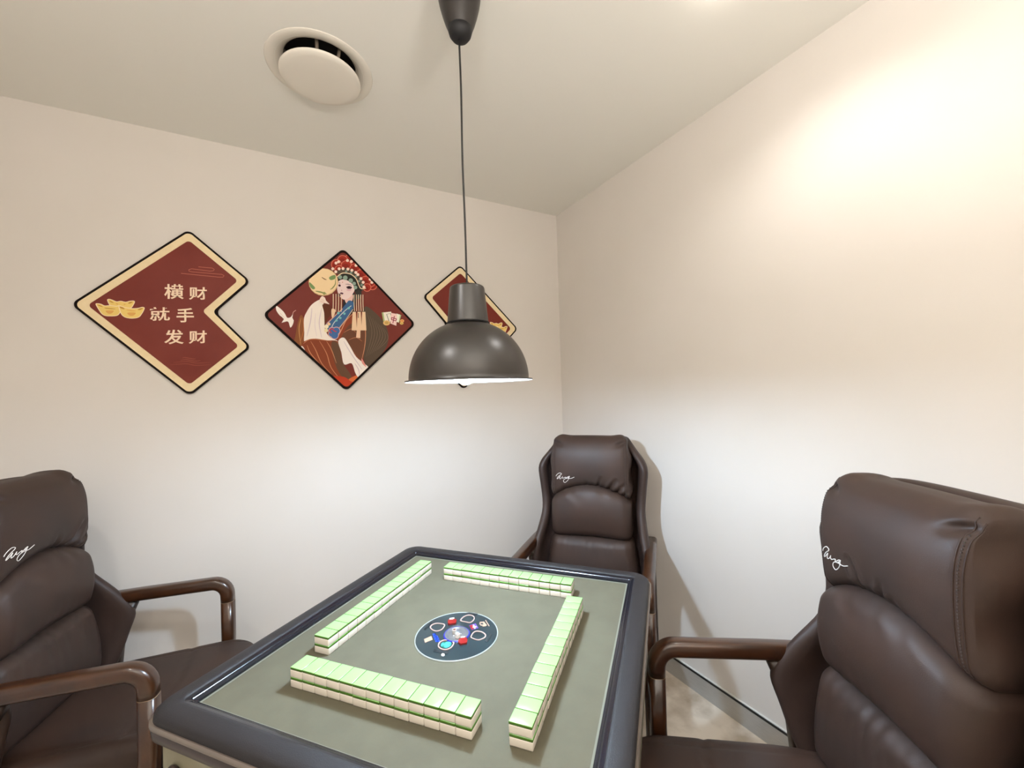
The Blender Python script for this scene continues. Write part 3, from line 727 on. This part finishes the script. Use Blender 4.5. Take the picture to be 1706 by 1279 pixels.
def puff(name, hd, r, fn, div=(40, 12, 30)):
    V, Fc = cubegrid(*div); out = []
    for v in V:
        # even spacing on the flats, dense at the rounded edges
        p = Vector([math.copysign(1 - (1 - abs(c)) ** 1.25, c) * h for c, h in zip(v, hd)])
        q = Vector([max(-(h - r), min(h - r, c)) for c, h in zip(p, hd)]); d = p - q
        d = d.normalized() * r if d.length > 1e-9 else d
        out.append(fn(q + d))
    me = bpy.data.meshes.new(name); me.from_pydata(out, [], Fc); me.update()
    return me
def segd(x, z, s):
    ax, az, bx, bz = s[:4]; dx, dz = bx - ax, bz - az
    t = max(0, min(1, ((x - ax) * dx + (z - az) * dz) / (dx * dx + dz * dz)))
    return math.hypot(x - ax - t * dx, z - az - t * dz), t
def foldsum(x, z, folds):
    y = 0
    for s in folds:
        d, t = segd(x, z, s); w, dep = s[4] * 1.1, s[5] * 1.9
        if d < 4 * w:
            f = 1 - t * .85
            y += dep * f * math.exp(-(d / w) ** 2) - .55 * dep * f * math.exp(-((d - 1.9 * w) / w) ** 2)
    return y
def zbot(x): return .868 + .066 * max(0, 1 - (abs(x) / .185) ** 2.0)
def headrest_me(folds):
    hd = (.196, .084, .15)
    def fn(p):
        u = p.x / hd[0]; w = (p.z + hd[2]) / (2 * hd[2])
        x = p.x * (1 - .045 * w ** 3 + .02 * math.sin(PI * w))
        top = 1.176 + .006 * math.exp(-((abs(p.x) - .15) / .03) ** 2) - .004 * u * u
        z = zbot(p.x) + (top - zbot(p.x)) * w - .022 * w ** 3 * max(0, p.y / hd[1]) ** 2
        front = max(0, -p.y / hd[1])
        y = .202 + p.y
        y += .030 * max(0, (w - .6) / .4) ** 2.2 * (front ** .5 if front > 0 else 0)
        y -= front * (.020 * (1 - u ** 4) * math.sin(PI * min(1, w * .95 + .1)) )
        y += front * foldsum(p.x, z, folds)
        y += front * .016 * math.exp(-w / .05)
        # pinched corner at the top of the side seam
        pc = math.exp(-((abs(p.x) - .160) / .026) ** 2 - ((z - 1.146 + .25 * abs(abs(p.x) - .172)) / .010) ** 2); y += front * .020 * pc
        side = max(0, abs(u) - .93) / .07
        if side > 0: x -= math.copysign(.006 * side * (1 + math.sin(z * 46)), p.x)
        return Vector((x, y, z))
    return puff('headrest', hd, .042, fn, (84, 16, 54))
def lumbar_me(folds):
    hd = (.193, .075, .13)
    def fn(p):
        u = p.x / hd[0]; w = (p.z + hd[2]) / (2 * hd[2])
        top = zbot(p.x) + .016; bot = .688 + .004 * math.cos(p.x * 18)
        z = bot + (top - bot) * w
        front = max(0, -p.y / hd[1])
        y = .185 + p.y - front * (.034 * math.sin(PI * w) ** .8 * (1 - .35 * u * u))
        y += front * foldsum(p.x, z, folds)
        y += front * .0022 * math.sin(p.x * 150 + 1.3 * math.sin(p.x * 37)) * math.exp(-w / .08)
        y += front * .0018 * math.sin(p.x * 120) * math.exp(-(1 - w) / .09)
        return Vector((p.x, y, z))
    return puff('lumbar', hd, .043, fn, (70, 14, 34))
def lower_me():
    hd = (.21, .075, .16)
    def fn(p):
        u = p.x / hd[0]; w = (p.z + hd[2]) / (2 * hd[2])
        z = .425 + (.702 - .425) * w
        x = p.x * (1.15 - .22 * w)
        front = max(0, -p.y / hd[1])
        y = .180 + p.y - front * (.030 * math.sin(PI * min(1, w * .9 + .12)) ** .7 * (1 - .3 * u * u))
        g_ = math.sin(p.x * 118 + 2.2 * math.sin(p.x * 31)) + .6 * math.sin(p.x * 205 + 1)
        g_ += .8 * math.sin(p.x * 63 + 2 + 9 * (1 - w)); y += front * .0016 * g_ * math.exp(-(1 - w) / .22)
        return Vector((x, y, z))
    return puff('lower', hd, .05, fn, (100, 12, 34))
HWT = [(.36, .245), (.45, .262), (.53, .276), (.61, .284), (.67, .276), (.73, .262), (.81, .252), (.90, .260), (.97, .270), (1.02, .273), (1.05, .260), (1.10, .222), (1.135, .196), (1.165, .176)]
YWT = [(.36, .10), (.45, .064), (.53, .044), (.59, .024), (.625, .028), (.70, .076), (.75, .118), (.80, .158), (.86, .172), (.95, .168), (1.02, .166), (1.07, .190), (1.12, .225), (1.168, .255)]
YCT = [(.36, .255), (.60, .275), (.80, .300), (1.0, .322), (1.168, .335)]
def shell_me():
    b = bmesh.new(); n = 22; zs = [.36, .40, .45, .50, .55, .585, .605, .635, .67, .71, .75, .79, .83, .88, .93, .98, 1.01, 1.035, 1.06, 1.09, 1.12, 1.150, 1.164]
    rows_ = []
    for z in zs:
        hw, yw, yc = interp(HWT, z), interp(YWT, z), interp(YCT, z)
        def pt(k, h_, yw_, yc_):
            a = math.radians(-90 + 180 * k / n); s, c = math.sin(a), math.cos(a)
            return Vector((h_ * math.copysign(abs(s) ** .62, s), yw_ + (yc_ - yw_) * max(0, c) ** .5, z))
        out = [pt(k, hw, yw, yc) for k in range(n + 1)]
        inn = [pt(k, hw - .042, yw + .004, yc - .045) for k in range(n + 1)]
        lip = lambda s: Vector((s * (hw - .020), yw - .010, z))
        rows_.append([b.verts.new(q) for q in out + [lip(1)] + inn[::-1] + [lip(-1)]])
    L = len(rows_[0])
    for r_, s_ in zip(rows_, rows_[1:]):
        for i in range(L):
            j = (i + 1) % L; b.faces.new((r_[i], r_[j], s_[j], s_[i]))
    for r_ in (rows_[0], rows_[-1]):
        o_ = r_[:n + 1]; i_ = r_[n + 2:2 * n + 3][::-1]
        for k in range(n): b.faces.new((o_[k], o_[k + 1], i_[k + 1], i_[k]))
        b.faces.new((o_[n], r_[n + 1], i_[n])); b.faces.new((o_[0], i_[0], r_[2 * n + 3]))
    bmesh.ops.recalc_face_normals(b, faces=b.faces)
    me = bpy.data.meshes.new('shell'); b.to_mesh(me); b.free(); return me
def sweep_yz(bm, path, wx, hn, x0, r=.012):
    """rounded-rectangle section swept along a path in the plane x = x0"""
    sec = []
    for sx, sy, a0 in ((1, 1, 0), (-1, 1, 90), (-1, -1, 180), (1, -1, 270)):
        for k in range(5):
            a = math.radians(a0 + 90 * k / 4); sec.append((sx * (wx / 2 - r) + r * math.cos(a), sy * (hn / 2 - r) + r * math.sin(a)))
    R = []
    for i, p in enumerate(path):
        a = path[max(0, i - 1)]; c = path[min(len(path) - 1, i + 1)]
        t = Vector((0, c[0] - a[0], c[1] - a[1])).normalized(); nn = Vector((0, -t.z, t.y))
        sc = p[2] if len(p) > 2 else 1
        R.append([bm.verts.new(Vector((x0 + u, p[0], p[1])) + nn * w_ * sc) for u, w_ in sec])
    for a, c in zip(R, R[1:]):
        for i in range(len(a)):
            j = (i + 1) % len(a); bm.faces.new((a[i], a[j], c[j], c[i]))
    bm.faces.new(R[0]); bm.faces.new(R[-1]); return bm
LOGO = [(320, 620), (350, 560), (430, 480), (540, 420), (620, 430), (655, 460), (620, 510), (540, 560), (450, 640), (390, 720), (385, 760), (440, 725), (520, 650), (580, 590), (560, 640), (535, 700), (545, 750), (620, 715), (690, 640), (712, 600), (690, 660), (720, 705), (790, 672), (860, 640), (900, 632), (880, 680), (940, 660), (1000, 620), (1040, 592), (1110, 580), (1060, 640), (1005, 662), (1080, 620), (1062, 700), (1000, 800), (920, 880), (830, 940), (765, 905), (752, 840), (800, 760), (880, 712), (1000, 690), (1150, 695), (1250, 665), (1370, 610)]
SH = {}
def subsurf(o, lv=1):
    md = o.modifiers.new('subdivision', 'SUBSURF'); md.levels = lv; md.render_levels = lv
def chair(loc, rz, label, folds_h, folds_l, logo_off=(0, 0)):
    C = empty('armchair', (loc[0], loc[1], 0), rz, label, 'chair', 'brown leather armchairs around the table')
    if 'shell' not in SH:
        SH['shell'] = shell_me(); SH['lower'] = lower_me()
    o = link('back_shell', SH['shell'], M['leather_shell'], C); subsurf(o, 1)
    hm = headrest_me(folds_h)
    link('headrest_cushion', hm, M['leather'], C)
    bvh = BVHTree.FromPolygons([v.co.copy() for v in hm.vertices], [tuple(p.vertices) for p in hm.polygons])
    # double seam down each side of the headrest
    st = bmesh.new()
    for sx in (-1, 1):
        seam = bmesh.new()
        for off in (.166, .176):
            pts = []
            for k in range(40):
                z = .885 + k * (1.172 - .885) / 39
                h_ = bvh.ray_cast(Vector((sx * off, -.3, z)), Vector((0, 1, 0)))
                if h_[0]: pts.append(h_[0] + Vector((0, -.0002, 0)))
            if len(pts) > 3: tube(seam, pts, .0013, 6)
        link('seam', seam, M['leather_shell'], C)['kind'] = 'stuff'
        for k in range(44):
            z = .885 + k * .0058
            h_ = bvh.ray_cast(Vector((sx * .171, -.3, z)), Vector((0, 1, 0)))
            if h_[0]: box(st, h_[0].x - .0012, h_[0].x + .0012, h_[0].y - .0009, h_[0].y + .001, z, z + .0032)
    link('stitching', st, M['stitch'], C, False)['kind'] = 'stuff'
    # white script embroidery
    lg = bmesh.new(); pts = []
    for x, y in spline(LOGO, 4):
        X = -.113 + (x - 845) * 8.8e-5 + logo_off[0]; Z = .978 - (y - 680) * 8.8e-5 + logo_off[1]
        h_ = bvh.ray_cast(Vector((X, -.3, Z)), Vector((0, 1, 0)))
        if h_[0]: pts.append(h_[0] + Vector((0, -.0004, 0)))
    tube(lg, pts, .0010, 6); link('embroidered_script', lg, M['logo'], C)
    link('lumbar_cushion', lumbar_me(folds_l), M['leather'], C)
    link('lower_back_cushion', SH['lower'], M['leather'], C)
    if 'seat' not in SH:
        hd = (.252, .29, .05)
        def fn(p):
            u = p.x / hd[0]; q = (p.y + hd[1]) / (2 * hd[1])
            k = max(0, (.30 - q) / .30); kk = max(0, (q - .7) / .3)
            x = p.x * (1 - .17 * k ** 2.4 - .08 * kk ** 2)
            y = -.452 + .602 * q + .045 * u * u * k
            z = .415 + p.z + (.010 * (1 - u * u) if p.z > 0 else 0) - .030 * k ** 2.5 - .030 * q
            if p.z > 0: z -= .0035 * math.exp(-((abs(x) - .205) / .004) ** 2) + .004 * math.exp(-((q - .36 - .10 * abs(u)) / .012) ** 2)
            return Vector((x, y, z))
        SH['seat'] = puff('seat', hd, .036, fn, (60, 60, 10))
        hd2 = (.245, .27, .055)
        def fn2(p):
            q = (p.y + hd2[1]) / (2 * hd2[1]); k = max(0, (.30 - q) / .30)
            return Vector((p.x * (1 - .16 * k ** 2.4), -.415 + .56 * q, .315 + p.z))
        SH['base'] = puff('base', hd2, .02, fn2, (20, 20, 6))
    link('seat_cushion', SH['seat'], M['leather'], C); link('seat_base', SH['base'], M['leather_shell'], C)
    if 'arm' not in SH:
        rb = .052; yF = -.284
        path = [(.255, AZ - .012), (.15, AZ - .006), (.0, AZ - .002), (-.12, AZ - .001)]
        for k in range(9):
            a = math.radians(90 * k / 8); path.append((yF + rb - rb * math.sin(a), AZ - rb + rb * math.cos(a)))
        path.append((yF - .001, AZ - .075))
        for s in (-1, 1):
            b = bmesh.new(); sweep_yz(b, path, .048, .045, s * AA, .0155); SH['arm', s] = b_ = bpy.data.meshes.new('arm'); bmesh.ops.recalc_face_normals(b, faces=b.faces); b.to_mesh(b_); b.free()
            b = bmesh.new(); sweep_yz(b, [(yF - .001, AZ - .0762), (yF - .002, .45), (yF + .006, .2, .9), (yF + .014, .0015, .72)], .048, .045, s * AA, .0155); SH['leg', s] = b_ = bpy.data.meshes.new('leg'); bmesh.ops.recalc_face_normals(b, faces=b.faces); b.to_mesh(b_); b.free()
            b = bmesh.new(); sweep_yz(b, [(yF - .001, AZ - .0751), (yF - .001, AZ - .0761)], .0485, .0455, s * AA, .0158); SH['ringm', s] = b_ = bpy.data.meshes.new('ringm'); bmesh.ops.recalc_face_normals(b, faces=b.faces); b.to_mesh(b_); b.free()
            b = bmesh.new(); sweep_yz(b, [(.052, AZ - .022, 1.9), (.060, .60, 1.4), (.082, .50, 1.0), (.10, .3, .95), (.15, .0015, .72)], .040, .040, s * AA, .013); SH['rleg', s] = b_ = bpy.data.meshes.new('rleg'); bmesh.ops.recalc_face_normals(b, faces=b.faces); b.to_mesh(b_); b.free()
        SH['arm'] = 1
    for s in (-1, 1):
        link('armrest', SH['arm', s], M['wood'], C); link('leg', SH['leg', s], M['wood'], C); link('leg', SH['rleg', s], M['wood_dark'], C)
        rg = link('joint_ring', SH['ringm', s], M['ring'], C)
    if 'rails' not in SH:
        b = bmesh.new()
        for s in (-1, 1): box(b, s * AA - .014, s * AA + .014, -.27, .09, .285, .335, .004, 1)
        for y in (-.262, .08): box(b, -AA, AA, y - .014, y + .014, .285, .325, .004, 1)
        me = bpy.data.meshes.new('rails'); b.to_mesh(me); b.free(); SH['rails'] = me
    link('seat_rails', SH['rails'], M['wood_dark'], C, False)
    return C
# fold = (x0, z0, x1, z1, width, depth) ; deepest at the first end
FR = [(.035, .925, .060, .985, .006, .008), (.075, .905, .125, .975, .007, .010), (.105, .890, .165, .955, .007, .009), (.140, .880, .178, .920, .006, .007), (-.01, .932, -.012, .965, .006, .005), (-.10, .898, -.12, .93, .008, .006)]
FL = [(-.035, .922, -.062, 1.0, .007, .008), (.005, .930, .020, .985, .006, .007), (.060, .912, .045, .96, .007, .006), (.12, .89, .11, .93, .007, .005)]
LF1 = [(.05, .93, .09, .88, .012, .002), (-.08, .905, -.04, .87, .014, .0015)]
chair((-0.460, -0.804), -0.849, 'brown leather armchair in the room corner behind the far side of the table', FR, LF1)
chair((-2.205, -0.469), 1.347, 'brown leather armchair cut by the left picture edge, beside the wall with the boards', [(.06, .91, .14, .99, .008, .012), (.10, .895, .17, .95, .007, .009), (.02, .93, .03, .98, .007, .006)], LF1)
chair((-0.636, -1.832), 4.142, 'large brown leather armchair closest to the camera, right of the table', FL, LF1)
